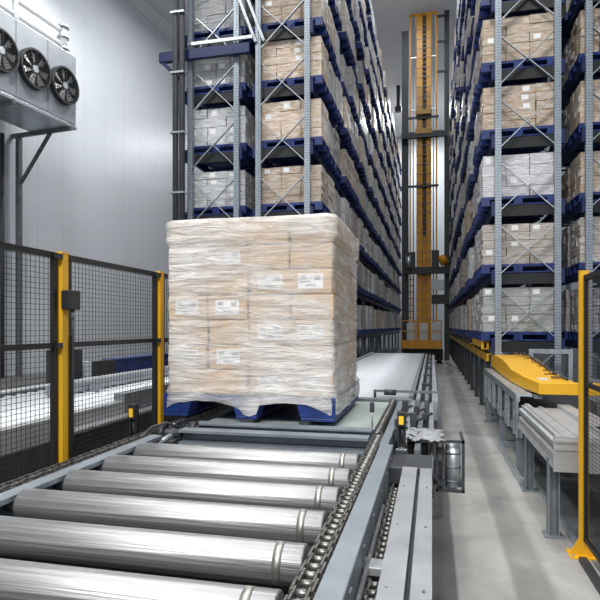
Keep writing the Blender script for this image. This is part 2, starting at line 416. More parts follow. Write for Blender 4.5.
spots = []
def add_spots(tagname, xc, side, cols):
    for k, zt in enumerate(LV[side]):
        for c in range(cols):
            bay, j = divmod(c, 3)
            yc = Y0 + .11 + bay * BAY + .42 + j * .855 + rnd.uniform(-.02, .02)
            if bay > 0: yc += .0
            x = xc + (rnd.uniform(-.05, .05) if c else 0)
            q = [px(x + a, yc + b, zt + e) for a in (-.58, .58) for b in (-.39, .39) for e in (-.15, .75)]
            us, vs = [p[0] for p in q], [p[1] for p in q]
            u0, u1, v0, v1 = max(0, min(us)), min(600, max(us)), max(0, min(vs)), min(600, max(vs))
            area = max(0, u1 - u0) * max(0, v1 - v0)
            if u0 > 172 and u1 < 332 and v0 > 228: area = 0     # wholly behind the wrapped load in front
            spots.append([area, tagname, x, yc, zt - .15, k, c])
add_spots('left', -2.57, 'L', NB * 3)
add_spots('rear', -4.06, 'L', NB * 3)
add_spots('right', 1.43, 'R', NB * 3)
add_spots('edge', 2.99, 'R', 3)
# a later column of the rear racks is hidden by the first one
for s in spots:
    if s[1] in ('rear', 'edge') and s[6] > 0: s[0] = 0
spots.sort(key=lambda s: -s[0])
WHERE = {'left': 'left aisle rack', 'right': 'right aisle rack', 'rear': 'rack by white wall', 'edge': 'rack at right picture edge'}
KIND = {'tan': 'tan', 'beige': 'beige', 'grey': 'grey', 'lilac': 'pale lilac', 'silver': 'silvery', 'white': 'white'}
far = MB(); FARM = [M['blue'], M['paper']] + [WR[k] for k in WR]; FI = {k: i + 2 for i, k in enumerate(WR)}
FIRST = {('left', k): 'tan' for k in range(10)}
FIRST.update({('rear', k): 'silver' for k in range(10)})
FIRST.update({('right', 0): 'white', ('right', 1): 'beige', ('right', 2): 'lilac', ('right', 3): 'tan', ('right', 4): 'tan', ('right', 5): 'grey',
              ('edge', 0): 'grey', ('edge', 1): 'beige', ('edge', 2): 'tan', ('edge', 3): 'tan', ('edge', 4): 'tan'})
for n, (area, w, x, y, z, k, c) in enumerate(spots):
    kd = FIRST.get((w, k)) if c == 0 else None
    if kd is None: kd = rnd.choice(['grey', 'grey', 'silver', 'beige', 'lilac', 'tan'] if w != 'left' else ['tan', 'beige', 'grey', 'silver', 'grey'])
    me = STACK[kd][(0, 3, 1, 4)[(k + len(w)) % 4]] if c == 0 else rnd.choice(STACK[kd])
    if n < 300 and area > 0:
        t = thing('pallet_load', '%s wrapped load, %s, %s level up, %s from near end' % (KIND[kd], WHERE[w], ordinal(k + 1), ordinal(c + 1)),
                  'pallet load', (x, y, z), 'wrapped pallet loads, ' + WHERE[w])
        a = bpy.data.objects.new('pallet', PAL); COL.objects.link(a); a.parent = t; ORG[a] = ORG[t]
        b = bpy.data.objects.new('wrapped_cartons', me); COL.objects.link(b); b.parent = t; b.location = (0, 0, .15); ORG[b] = ORG[t]
    else:
        for me_, dz, mi in ((PAL, 0, {0: 0}), (me, .15, {0: FI[kd], 1: 1})):
            nv, nf = len(far.bm.verts), len(far.bm.faces)
            far.bm.from_mesh(me_); far.bm.verts.ensure_lookup_table(); far.bm.faces.ensure_lookup_table()
            for v in far.bm.verts[nv:]: v.co += Vector((x, y, z + dz))
            for f in far.bm.faces[nf:]: f.material_index = mi[f.material_index]
o = far.build('pallet_loads', FARM, base=(0, 0, 0))
tag(o, 'remaining small wrapped pallet loads deep in the racks along the crane aisle', 'pallet loads', None, 'stuff')

# ------------------------------------------------------------------ stacker crane at the end of the aisle
CY = 25.0
cr = thing('stacker_crane', 'tall yellow stacker crane standing at the end of the rack aisle', 'crane', (-.40, CY, 0))
MB().box(-.66, -.40, CY, CY + .5, .6, 15.1).box(-.24, -.03, CY, CY + .5, .6, 15.1).box(-.40, -.24, CY + .12, CY + .4, .6, 15.1).build('mast', M['crane_yellow'], cr, .01)
for k in range(31):
    z = 1.9 + .42 * k; MB().box(-.67, -.02, CY - .012, CY - .001, z, z + .018).build('flange_joint', M['galv_dark'], cr)
m = MB()
for x in (-.39, -.25): m.box(x - .012, x + .012, CY + .03, CY + .07, 5.5, 15.0)
z = 5.6
while z < 15: m.box(-.39, -.25, CY + .02, CY + .08, z, z + .11); z += .2
m.build('energy_chain', M['dark'], cr)
for x0, x1, zt, nm in ((-1.27, -1.03, 14.6, 'guide_column'), (.55, .70, 15.3, 'guide_column')):
    m = MB().box(x0, x1, CY + .2, CY + .5, .1, zt); m.box(x0 - .03, x1 + .03, CY + .17, CY + .2, .1, zt); m.build(nm, M['dark'], cr)
for x in (-.93, .19): MB().box(x - .03, x + .03, CY + .02, CY + .08, 1.2, 15.2).build('guide_pole', M['crane_yellow'], cr)
for x in (-.80, .06): MB().tube([(x, CY + .1, 1.2), (x, CY + .1, 15.1)], .022, 8).build('hoist_cable', M['galv'], cr)
m = MB().box(-.98, .24, CY - .02, CY + .03, 15.1, 15.2); m.build('top_rail', M['crane_yellow'], cr)
for z in (15.0, 13.9, 12.6): MB().box(.2, .6, CY + .1, CY + .16, z, z + .09).build('tie_bar', M['dark'], cr)
for z in (13.3, 11.0): MB().box(-.95, -.64, CY + .05, CY + .1, z, z + .05).box(-.05, .22, CY + .05, CY + .1, z, z + .05).build('pole_bracket', M['galv'], cr)
for z in (7.62, 10.6): MB().box(-1.0, .28, CY - .06, CY - .01, z, z + .1).build('pole_clamp', M['dark'], cr)
# upper carriage
m = MB().prof([(-1.30, 9.75), (.60, 9.75), (.60, 9.95), (.40, 10.0), (-.98, 10.0), (-1.06, 10.25), (-1.16, 10.25), (-1.30, 9.95)], 'Y', CY - .18, CY - .02); m.build('hoist_carriage', M['dark'], cr)
for a, b, z0, z1 in ((CY - .22, CY - .18, 9.9, 10.12), (CY - .2, CY - .1, 10.75, 10.95)): MB().box(-.7, 0, a, b, z0, z1).build('carriage_plate', M['rust'], cr)
# lower carriage: dark gear block, yellow motor, pale cabinet
m = MB().box(-1.15, .75, CY - .2, CY - .02, 3.85, 4.15).box(-1.15, -.7, CY - .24, CY - .02, 4.1, 4.8).box(-.02, .30, CY - .24, CY - .02, 4.1, 4.85)
m.build('load_carriage', M['dark'], cr)
MB().tube([(.36, CY - .2, 4.6), (.56, CY - .2, 4.25)], [.16, .2], 14).build('hoist_motor', M['crane_yellow'], cr)
MB().tube([(-1.1, CY - .3, 4.35), (-.86, CY - .3, 4.35)], .28, 16).build('cable_drum', M['galv'], cr)
MB().box(-.02, .50, CY - .12, CY, 3.15, 3.6).build('control_cabinet', M['grey_box'], cr, .01)
MB().box(-.02, .72, CY - .1, CY + .05, 2.55, 2.95).build('cross_beam', M['dark'], cr)
m = MB(); 
for x in (-1.0, -.78): m.box(x - .015, x + .015, CY - .05, CY - .02, .9, 3.8)
z = 1.1
while z < 3.8: m.box(-1.0, -.78, CY - .05, CY - .03, z, z + .03); z += .28
m.build('ladder', M['dark'], cr)
MB().box(-1.26, .46, CY - .15, CY + .6, .12, .62).build('base_frame', M['dark'], cr, .02)
for x in (-.9, .3): MB().tube([(x - .1, CY - .2, .2), (x + .1, CY - .2, .2)], .2, 16).build('wheel', M['dark'], cr)
# yellow cage
cg = MB().box(-1.27, .40, CY - 1.0, CY - .97, .69, 1.0).box(-1.27, -1.24, CY - 1.0, CY - .2, .69, 1.0).box(.37, .40, CY - 1.0, CY - .2, .69, 1.0).box(-1.27, .40, CY - 1.0, CY - .2, .66, .69).build('platform', M['crane_yellow'], cr)
m = MB()
for z in (1.37, 1.80):
    m.box(-1.27, .40, CY - 1.0, CY - .96, z, z + .04); m.box(-1.27, -1.23, CY - 1, CY - .2, z, z + .04); m.box(.36, .40, CY - 1, CY - .2, z, z + .04)
for x in (-1.27, -.72, -.18, .36): m.box(x, x + .04, CY - 1.0, CY - .96, 1.0, 1.84)
m.build('guard_rail', M['crane_yellow'], cg)
for x in (-1.05, -.52, .02): MB().box(x, x + .38, CY - .6, CY - .3, 1.0, 1.72).build('cabinet', M['grey_box'], cr, .01)
# floor rail
o = MB().prof([(-.48, 0), (-.32, 0), (-.32, .02), (-.38, .03), (-.37, .11), (-.43, .11), (-.42, .03), (-.48, .02)], 'Y', 13.6, 41.5).build('floor_rail', M['galv_dark'])
tag(o, 'low steel rail on the aisle floor under the yellow crane', 'rail')

# ------------------------------------------------------------------ evaporator on the left wall
S_BEFORE = list(COL.objects)
EX = -10.7
ev = thing('evaporator', 'large grey wall-hung cold room cooler with a row of black fans', 'cooling unit', (EX - 1, 12.5, 7.8))
MB().prof([(EX, 7.85), (EX, 9.95), (EX - .25, 10.05), (EX - 1.6, 10.05), (EX - 1.6, 7.95), (EX - 1.2, 7.8), (EX - .1, 7.8)], 'Y', 9.0, 15.3).build('casing', M['unit_case'], ev, .02)
m = MB()
for y in (11.87, 13.01, 14.15): m.box(EX, EX + .008, y - .006, y + .006, 7.87, 9.93)
m.build('panel_seam', M['galv_dark'], ev)
MB().box(EX - 1.5, EX + .02, 9.0, 15.32, 7.70, 7.80).build('drip_tray', M['galv'], ev, .01)
for y in (14.72, 13.58, 12.44, 11.30):
    f = MB().ring((EX, y, 8.82), 'X', .50, .545, .16, 36).build('fan', M['dark'], ev)
    MB().tube([(EX + .002, y, 8.82), (EX + .012, y, 8.82)], .50, 36).build('fan_cavity', M['fan_dark'], f)
    MB().tube([(EX + .02, y, 8.82), (EX + .13, y, 8.82)], .10, 18).build('hub', M['galv'], f)
    m = MB()
    for k in range(7):
        a0 = 2 * PI * k / 7
        P = []
        for r_, da in ((.09, -.25), (.45, -.30), (.46, .12), (.09, .28)):
            P.append((EX + .05 + (.05 if da > 0 else 0), y + r_ * math.cos(a0 + da), 8.82 + r_ * math.sin(a0 + da)))
        A = [m.bm.verts.new(p) for p in P]; B = [m.bm.verts.new((p[0] + .012, p[1], p[2])) for p in P]
        m.bm.faces.new(A[::-1]); m.bm.faces.new(B)
        for i in range(4): m.bm.faces.new((A[i], A[(i + 1) % 4], B[(i + 1) % 4], B[i]))
    m.build('blades', M['blade'], f)
    m = MB()
    for rr in (.16, .24, .32, .40, .48): m.ring((EX + .15, y, 8.82), 'X', rr - .005, rr + .005, .01, 32)
    for k in range(8):
        a0 = 2 * PI * k / 8; m.bar((EX + .155, y + .1 * math.cos(a0), 8.82 + .1 * math.sin(a0)), (EX + .155, y + .53 * math.cos(a0), 8.82 + .53 * math.sin(a0)), .012, .012)
    m.build('grille', M['black_metal'], f)
# brackets and columns
for y, lab, in ((15.05, 'grey steel bracket with diagonal stay under the near end of the cooler'), (12.9, 'second grey steel bracket further along under the cooler at picture edge')):
    b = thing('support_bracket', lab if y < 15 else 'grey steel bracket with long diagonal stay under the cooler corner', 'bracket', (-12.6, y, 6.2))
    MB().bar((-13, y, 7.62), (EX + .05, y, 7.62), .09, .13).build('arm', M['galv_dark'], b)
    MB().bar((-12.64, y, 6.1), (-11.45, y, 7.58), .08, .09, (0, 1, 0)).build('stay', M['galv_dark'], b)
    MB().box(EX - .1, EX + .0, y - .05, y + .05, 7.66, 7.72).build('pad', M['black'], b)
o = MB().box(-12.78, -12.64, 14.98, 15.12, 0, 7.55).build('steel_column', M['galv_dark']); tag(o, 'grey steel column carrying the cooler bracket beside the white wall', 'column')
o = MB().tube([(-12.75, 14.45, 0), (-12.75, 14.45, 7.5)], .065, 14).build('drain_pipe', M['dark']); tag(o, 'dark vertical drain pipe left of the grey cooler column', 'pipe')
# white pipes above
for z, x, lab in ((10.62, -11.0, 'upper of two pale pipes running above the cooler'), (10.2, -11.0, 'lower of two pale pipes running above the cooler')):
    o = MB().tube([(x, 8.5, z), (x, 15.0, z)], .075, 14).build('refrigerant_pipe', M['white_paint']); tag(o, lab, 'pipe')
t = thing('valve_assembly', 'white valve and riser at the end of the pipes on the cooler top', 'valve', (-11.0, 15.2, 9.95))
MB().tube([(-11.0, 15.08, 10.05), (-11.0, 15.08, 10.75)], .12, 14).build('riser', M['white_paint'], t)
for z in (10.05, 10.4, 10.72): MB().tube([(-11.0, 15.08, z), (-11.0, 15.08, z + .06)], .18, 16).build('flange', M['galv'], t)
o = MB().box(-11.06, -10.94, 13.2, 13.32, 10.1, 12.0).build('pipe_hanger', M['white_paint']); tag(o, 'white vertical hanger holding the pale pipes above the cooler', 'hanger')

# the white wall runs at a slight angle to the racks; what hangs on it follows
before = set(k.name for k in S_BEFORE)
for o in COL.objects:
    if o.parent is None and o.name not in before and o not in SWING: SWING.append(o)
ROT = Matrix.Rotation(math.radians(-6.2), 4, 'Z'); PIV = Vector((-10.7, 15.2, 0))
for o in SWING:
    v = ROT @ (Vector(o.location) - PIV) + PIV
    o.location = v + Vector((0, 0, -.05 if o.name.startswith('evap') else 0)); o.rotation_euler = (0, 0, math.radians(-6.2))

# ------------------------------------------------------------------ main conveyor, near roller section
def chain(m, x, w, y0, y1, z, pitch=.05):
    """roller chain lying along Y: pins with rollers between pairs of link plates"""
    n = int((y1 - y0) / pitch)
    for k in range(n):
        y = y0 + k * pitch
        m.tube([(x - w * .30, y, z), (x + w * .30, y, z)], .0105, 8)
        m.tube([(x - w * .52, y, z), (x + w * .52, y, z)], .006, 6)
        inn = .30 if k % 2 else .42
        for s in (-1, 1):
            xx = x + s * w * inn
            m.box(xx - .003, xx + .003, y - .011, y + pitch + .011, z - .013, z + .013)
    return m

RC = .934; RR = .058
A = thing('roller_conveyor', 'nearest conveyor with fat steel rollers filling the bottom of the picture', 'conveyor', (-.9, 1.6, 0))
RY = [2.665 - .285 * i for i in range(9)]
proto = None
for i, y in enumerate(RY):
    if proto is None:
        p0 = MB().tube([(-1.488, y, RC), (-1.483, y, RC), (-.345, y, RC), (-.34, y, RC)], [RR - .004, RR, RR, RR - .004], 40)
        proto = p0.build('roller', M['roller'], A)
        MB().tube([(-.425, y, RC), (-.400, y, RC)], RR + .0006, 40).build('worn_band', M['roller_band'], proto)['label'] = 'dull worn band near roller end'
        MB().tube([(-1.553, y, RC), (-1.488, y, RC)], .030, 20).build('end_cap', M['galv_dark'], proto)
    else: copy_tree(proto, A, (0, y - RY[0], 0))
MB().prof([(-1.57, .74), (-1.50, .74), (-1.50, .76), (-1.555, .76), (-1.555, .955), (-1.50, .955), (-1.50, .975), (-1.57, .975)], 'Y', .2, 2.95).build('side_rail', M['steel_blue'], A)
MB().prof([(-.262, .70), (-.195, .70), (-.195, .985), (-.262, .985)], 'Y', .2, 2.95).build('side_rail', M['steel_blue'], A, .004)
MB().box(-1.75, -1.57, .2, 3.03, .88, .90).build('chain_guide', M['galv_dark'], A)
MB().box(-.335, -.265, .2, 3.3, .90, .93).build('chain_guide', M['galv_dark'], A)
m = MB(); chain(m, -1.635, .055, .3, 3.05, .962); chain(m, -1.59, .05, .3, 3.05, .955); m.build('drive_chain', M['chain'], A)
m = MB(); chain(m, -.30, .062, .3, 3.3, .965); m.build('drive_chain', M['chain'], A)
m = MB(); chain(m, -.158, .045, .4, 2.6, .865); m.build('return_chain', M['chain'], A)
MB().tube([(-.184, .3, .90), (-.184, 2.2, .90)], .008, 10).build('guide_rod', M['roller'], A)
MB().box(-.19, -.13, .3, 2.8, .80, .82).build('chain_trough', M['dark'], A)
MB().box(-.20, -.125, 1.62, 1.69, .88, .905).build('chain_bridge', M['plate'], A, .003)
MB().prof([(-.130, .955), (-.066, .955), (-.066, .90), (-.072, .90), (-.072, .948), (-.124, .948), (-.124, .80), (-.130, .80)], 'Y', .2, 2.62).build('cover_plate', M['plate'], A)
MB().prof([(-.052, .952), (.0, .952), (.0, .76), (-.005, .76), (-.005, .946), (-.052, .946)], 'Y', .2, 2.62).build('cover_plate', M['plate'], A)
MB().box(-.072, -.046, .2, 2.62, .91, .92).build('cable_slot', M['dark'], A)
m = MB()
for y in (.5, .95, 1.4, 1.85, 2.3):
    for x in (-.11, -.02): m.tube([(x, y, .953), (x, y, .957)], .0045, 6)
m.build('bolt', M['galv_dark'], A)
for y in (.6, 1.7, 2.75):
    MB().box(-1.55, -.2, y - .04, y + .04, .74, .82).build('cross_member', M['dark'], A)
for y in (.6, 2.75):
    for x in (-1.55, -.25): MB().box(x - .04, x + .04, y - .04, y + .04, .01, .74).box(x - .08, x + .08, y - .08, y + .08, 0, .012).build('leg', M['galv_dark'], A)
MB().box(-1.5, -.26, .3, 2.9, .70, .715).build('shade_pan', M['black_metal'], A)  # black sheet added so the gaps between rollers look shaded
m = MB()
for k in range(9):
    y = .5 + k * .28; MB().box(-.205, -.19, y, y + .03, .80, .96).build('stiffener', M['galv_dark'], A)

# ------------------------------------------------------------------ transfer section under the load
B = thing('chain_transfer', 'pale green topped transfer conveyor carrying the big wrapped load', 'conveyor', (-.9, 3.9, 0))
MB().prof([(3.07, .90), (3.17, .90), (3.17, .985), (3.07, .985), (3.07, .97), (3.155, .97), (3.155, .915), (3.07, .915)], 'X', -1.46, -.34).build('cross_channel', M['steel_blue'], B)
MB().prof([(3.25, .93), (3.35, .93), (3.35, .995), (3.25, .995), (3.25, .985), (3.335, .985), (3.335, .943), (3.25, .943)], 'X', -1.44, -.34).build('cross_channel', M['steel_blue'], B)
MB().box(-1.46, -.345, 3.0, 3.4, .86, .90).build('under_pan', M['dark'], B)
MB().box(-1.46, -.345, 3.36, 4.72, .955, .965).build('deck_plate', M['green_plate'], B)
for x in (-1.62, -.335):
    MB().box(x, x + .045, 3.3, 4.8, .86, .96).build('chain_rail', M['galv_dark'], B)
    m = MB(); chain(m, x + .022, .045, 3.3, 4.8, .975); m.build('drive_chain', M['chain'], B)
for x in (-1.15, -.78): MB().box(x - .03, x + .03, 3.42, 4.7, .964, .999).build('support_rail', M['dark'], B)
MB().box(-1.46, -.17, 4.76, 4.86, .86, .985).build('cross_channel', M['steel_blue'], B)
for x in (-1.55, -.4):
    for y in (3.3, 4.7): MB().box(x - .04, x + .04, y - .04, y + .04, 0, .86).build('leg', M['galv_dark'], B)
MB().box(-.27, -.225, 2.97, 4.8, .86, .975).build('side_rail', M['steel_blue'], B)
MB().box(-.17, -.135, 2.97, 4.9, .86, .965).build('side_rail', M['galv'], B)
MB().box(-.09, -.06, 2.97, 4.9, .86, .955).build('side_rail', M['galv_dark'], B)
MB().box(-.02, .01, 3.4, 4.9, .82, .95).build('side_rail', M['galv'], B)
MB().box(-.26, .0, 2.66, 2.95, .86, .94).build('junction_plate', M['dark'], B, .004)
m = MB()
for k, (x, y) in enumerate(((-.2, 3.4), (-.21, 3.6), (-.12, 3.75), (-.2, 3.95), (-.11, 4.2), (-.2, 4.35), (-.05, 4.0))):
    MB().box(x - .02, x + .02, y - .03, y + .03, .95, .99 + .02 * (k % 3)).tube([(x, y, .97), (x + .05, y + .06, .985)], .01, 8).build('fitting', M['dark'], B)

# ------------------------------------------------------------------ far roller bed
Cc = thing('roller_conveyor', 'far conveyor bed of pale bright rollers leading into the crane aisle', 'conveyor', (-.7, 8.8, 0))
proto = None; y = 4.98; k = 0
while y < 12.8:
    if proto is None: proto = MB().tube([(-1.27, y, .945), (-.20, y, .945)], .044, 20).build('roller', M['roller_pale'], Cc); y0_ = y
    else: c = proto.copy(); COL.objects.link(c); c.location = (0, y - y0_, 0); ORG[c] = ORG[proto]
    y += .17; k += 1
for x0, x1, nm, z1 in ((-1.36, -1.28, 'steel_blue', 1.0), (-.19, -.155, 'galv_dark', 1.0), (-.135, -.10, 'galv', .975), (-.06, -.03, 'galv_dark', .97), (.0, .05, 'galv', .955)):
    MB().box(x0, x1, 4.9, 12.9, .80, z1).build('side_rail', M[nm], Cc)
MB().box(-.1, .0, 4.9, 12.9, .80, .84).build('cable_tray', M['dark'], Cc)
MB().box(-1.28, -.19, 4.9, 12.9, .86, .87).build('shade_pan', M['black_metal'], Cc)  # black pan added to darken the gaps in the pale roller bed
for y in (5.4, 7.6, 9.8, 12.2):
    for x in (-1.3, -.02): MB().box(x - .04, x + .04, y - .04, y + .04, 0, .80).build('leg', M['galv_dark'], Cc)
    MB().box(-1.3, 0, y - .03, y + .03, .70, .78).build('cross_member', M['dark'], Cc)
for y in (6.0, 7.2, 8.4, 9.6, 10.8): MB().box(-.105, -.01, y, y + .06, .97, 1.0).build('bracket', M['dark'], Cc)

# drive unit with guard frame hanging off the right side
D = thing('drive_unit', 'motor drive in a rectangular open steel guard beside the conveyor end', 'drive', (.06, 3.4, .6))
fy = 3.30
m = MB()
for (x0, x1, z0, z1) in ((.02, .18, .935, .95), (.02, .18, .655, .67), (.02, .035, .655, .95), (.165, .18, .655, .95), (.055, .066, .67, .935)):
    m.box(x0, x1, fy, fy + .02, z0, z1)
for x in (.027, .172):
    for z in (.6625, .9425): m.box(x - .0075, x + .0075, fy, fy + .3, z - .0075, z + .0075)
m.build('guard_frame', M['dark'], D)
MB().box(-.16, .02, fy + .03, fy + .42, .925, .94).build('guard_top', M['galv_dark'], D)
MB().tube([(.118, fy + .09, .67), (.118, fy + .09, .93)], .045, 20).build('drum', M['galv'], D)
for z in (.70, .78, .86): MB().tube([(.118, fy + .09, z), (.118, fy + .09, z + .01)], .048, 20).build('drum_ring', M['galv_dark'], D)
MB().box(-.20, -.02, fy + .06, fy + .36, .62, .92).build('gearbox', M['black'], D, .015)
MB().tube([(-.06, fy + .10, .74), (.06, fy + .10, .74)], .07, 18).tube([(-.03, fy + .10, .74), (-.01, fy + .10, .74)], .082, 18).build('motor', M['dark'], D)
MB().tube([(-.10, fy + .02, .90), (-.04, fy - .02, .80), (.02, fy - .01, .73), (.06, fy + .04, .70)], .014, 10).build('cable', M['rubber'], D)
MB().tube([(.0, fy + .03, .67), (.0, fy + .03, .92)], .012, 8).build('spindle', M['galv'], D)
MB().box(.02, .14, fy + .02, fy + .3, .655, .665).build('floor_plate', M['galv'], D)
for z in (.87, .69): MB().box(.03, .07, fy - .01, fy + .05, z, z + .03).build('clamp', M['dark'], D)
MB().box(-.06, -.02, fy + .1, fy + .14, 0, .62).build('stand', M['galv_dark'], D)
g = thing('guard_frame', 'thin grey inverted-L guard bar across the conveyor before the pale rollers', 'guard', (-.1, 4.88, .6))
MB().bar((-.48, 4.88, 1.04), (.075, 4.88, 1.04), .02, .02).build('bar', M['galv_dark'], g)
MB().box(.05, .085, 4.86, 4.9, 0, 1.05).build('post', M['galv_dark'], g)
MB().tube([(-.48, 4.88, .96), (-.48, 4.88, 1.05)], .012, 8).build('clamp', M['dark'], g)
MB().tube([(-.40, 4.88, 1.03), (-.30, 4.88, 1.03)], .025, 10).build('clamp', M['dark'], g)

# crumpled film on the junction
m = MB(); nx, ny = 26, 16; G = []
r2 = random.Random(11)
for i in range(nx + 1):
    row = []
    for j in range(ny + 1):
        x = -.155 + .215 * i / nx; yy = 3.18 + .34 * j / ny
        e = math.sin(PI * i / nx) * math.sin(PI * j / ny)
        row.append(m.bm.verts.new((x + r2.uniform(-.004, .004) + .02 * math.sin(j * .9), yy + .05 * math.sin(i * .55) * (1 - i / nx), .962 + .020 * e + r2.uniform(0, .014))))
    G.append(row)
for i in range(nx):
    for j in range(ny): m.bm.faces.new((G[i][j], G[i + 1][j], G[i + 1][j + 1], G[i][j + 1])).smooth = True
o = m.build('film_scrap', M['rag']); so = o.modifiers.new('thick', 'SOLIDIFY'); so.thickness = .003
tag(o, 'crumpled scrap of clear film lying on top of the motor drive guard', 'plastic film')

# sensors
def sensor(x, y, z0, h, lab):
    s = thing('photo_sensor', lab, 'sensor', (x, y, z0))
    MB().box(x - .032, x + .032, y - .03, y + .03, z0, z0 + .012).build('base_plate', M['dark'], s)
    MB().box(x - .022, x - .012, y - .012, y + .02, z0, z0 + h * .85).box(x + .012, x + .022, y - .012, y + .02, z0, z0 + h * .85).box(x - .022, x + .022, y + .012, y + .02, z0 + .01, z0 + h).build('bracket', M['black'], s)
    MB().box(x - .021, x + .021, y - .03, y + .012, z0 + h * .64, z0 + h * 1.0).build('sensor_head', M['black'], s, .003)
    MB().box(x - .012, x + .012, y - .034, y - .030, z0 + h * .70, z0 + h * .90).build('sensor_face', M['sensor_yellow'], s)['label'] = 'yellow sensor face'
    MB().tube([(x, y - .005, z0 + h * .62), (x + .01, y - .02, z0 + h * .4), (x + .02, y + .03, z0 + .02)], .005, 8).build('cable', M['rubber'], s)
    for dx in (-.02, .02): MB().tube([(x + dx, y - .015, z0 + .012), (x + dx, y - .015, z0 + .022)], .008, 6).build('bolt', M['galv'], s)
sensor(-.155, 2.98, .94, .215, 'black sensor with yellow face standing beside the drive guard')
sensor(-1.70, 2.98, .90, .245, 'black sensor with yellow face beside the fence post and left chain')
s = thing('limit_rod', 'thin upright rod with dark cap beside the right chain before the pallet', 'rod', (-.352, 3.4, .965))
MB().tube([(-.352, 3.4, .965), (-.352, 3.4, 1.11)], .006, 10).build('rod', M['galv'], s)
MB().box(-.365, -.339, 3.387, 3.413, 1.08, 1.14).build('cap', M['dark'], s, .003)
# left corner gear: tensioner and shaft end
s = thing('chain_tensioner', 'dark chain tensioner and shaft end at the left conveyor corner', 'tensioner', (-1.55, 3.1, .9))
MB().tube([(-1.66, 3.12, .955), (-1.46, 3.12, .955)], .028, 14).tube([(-1.60, 3.12, .955), (-1.565, 3.12, .955)], .05, 14).build('shaft', M['dark'], s)
MB().tube([(-1.50, 3.05, .95), (-1.52, 2.92, .93)], .018, 10).build('tension_bolt', M['galv'], s)
MB().box(-1.56, -1.49, 3.0, 3.2, .88, .92).build('bracket', M['galv_dark'], s)
MB().tube([(-1.44, 3.2, .98), (-1.40, 3.2, .98)], .035, 14).tube([(-1.47, 3.2, .98), (-1.38, 3.2, .98)], .016, 10).build('sprocket', M['dark'], s)
MB().tube([(-1.66, 2.95, .94), (-1.62, 3.05, 1.0), (-1.55, 3.10, 1.02), (-1.5, 3.18, .97)], .008, 8).build('cable', M['rubber'], s)

# ------------------------------------------------------------------ the big wrapped load
PX0, PX1, PY0, PY1 = -1.755, -.588, 3.46, 4.62
L = thing('pallet_load', 'big film-wrapped carton stack on a blue pallet on the near conveyor', 'pallet load', ((PX0 + PX1) / 2, (PY0 + PY1) / 2, 1.0))
p = MB()
p.box(PX0, PX1, PY0, PY1, 1.112, 1.14)
for i in range(7):
    y = PY0 + i * (PY1 - PY0 - .12) / 6; p.box(PX0, PX1, y, y + .12, 1.14, 1.148)
W = PX1 - PX0
for y0, y1 in ((PY0, PY0 + .14), ((PY0 + PY1) / 2 - .07, (PY0 + PY1) / 2 + .07), (PY1 - .14, PY1)):
    for x0, x1 in ((PX0, PX0 + .175), ((PX0 + PX1) / 2 - .07, (PX0 + PX1) / 2 + .07), (PX1 - .22, PX1)):
        p.prof([(x0, 1.018), (x1, 1.018), (x1 + (.03 if x1 < PX1 else 0), 1.112), (x0 - (.03 if x0 > PX0 else 0), 1.112)], 'Y', y0, y1)
for x0, x1 in ((PX0, PX0 + .175), ((PX0 + PX1) / 2 - .07, (PX0 + PX1) / 2 + .07), (PX1 - .22, PX1)): p.box(x0, x1, PY0, PY1, .999, 1.018)
p.build('pallet', M['blue'], L, .006)
H0 = 1.15; LH = .163; NL = 7; cx0, cx1, cy0, cy1 = PX0 + .03, PX1 - .02, PY0 + .025, PY1 - .03
rl = random.Random(5)
cw, cd = (cx1 - cx0) / 4, (cy1 - cy0) / 3
for k in range(NL):
    ins = .03 if k == NL - 1 else 0
    off = 0
    for i in range(4):
        for j in range(3):
            if 0 < i < 3 and j > 0 and k < NL - 1: continue
            jx, jy = rl.uniform(-.010, .010), rl.uniform(-.008, .006)
            x0 = cx0 + i * cw + jx; y0 = cy0 + j * cd + jy; z0 = H0 + k * LH
            o = MB().box(x0 + .003, x0 + cw - .003, y0 + .003, y0 + cd - .003, z0 + .004, z0 + LH - .002).build('carton', M['carton_kraft'], L, .008)
            if j == 0 and k < NL - 1:
                lab = (i in (0, 1)) if k % 2 == 1 else (i in (2, 3))
                if lab:
                    a = x0 + (cw - .165) / 2; zb = z0 + .035
                    lb = MB().box(a, a + .165, y0 - .0015, y0 + .0035, zb, zb + .098).build('label', M['paper'], o)
                    lp = MB()
                    lp.box(a + .018, a + .055, y0 - .0022, y0 - .0012, zb + .062, zb + .085); lp.box(a + .11, a + .148, y0 - .0022, y0 - .0012, zb + .055, zb + .082)
                    lp.box(a + .02, a + .085, y0 - .0022, y0 - .0012, zb + .04, zb + .048); lp.box(a + .05, a + .12, y0 - .0022, y0 - .0012, zb + .016, zb + .026)
                    # printed blocks belong to the label: kept in its mesh
                    lp.bm.normal_update()
                    me = lb.data; bm = bmesh.new(); bm.from_mesh(me); n0 = len(bm.faces)
                    tmp = bpy.data.meshes.new('t'); bmesh.ops.translate(lp.bm, verts=lp.bm.verts, vec=-ORG[o]); lp.bm.to_mesh(tmp); lp.bm.free()
                    bm.from_mesh(tmp); bm.faces.ensure_lookup_table()
                    for f in bm.faces[n0:]: f.material_index = 1
                    bm.to_mesh(me); bm.free(); me.materials.append(M['print']); bpy.data.meshes.remove(tmp)

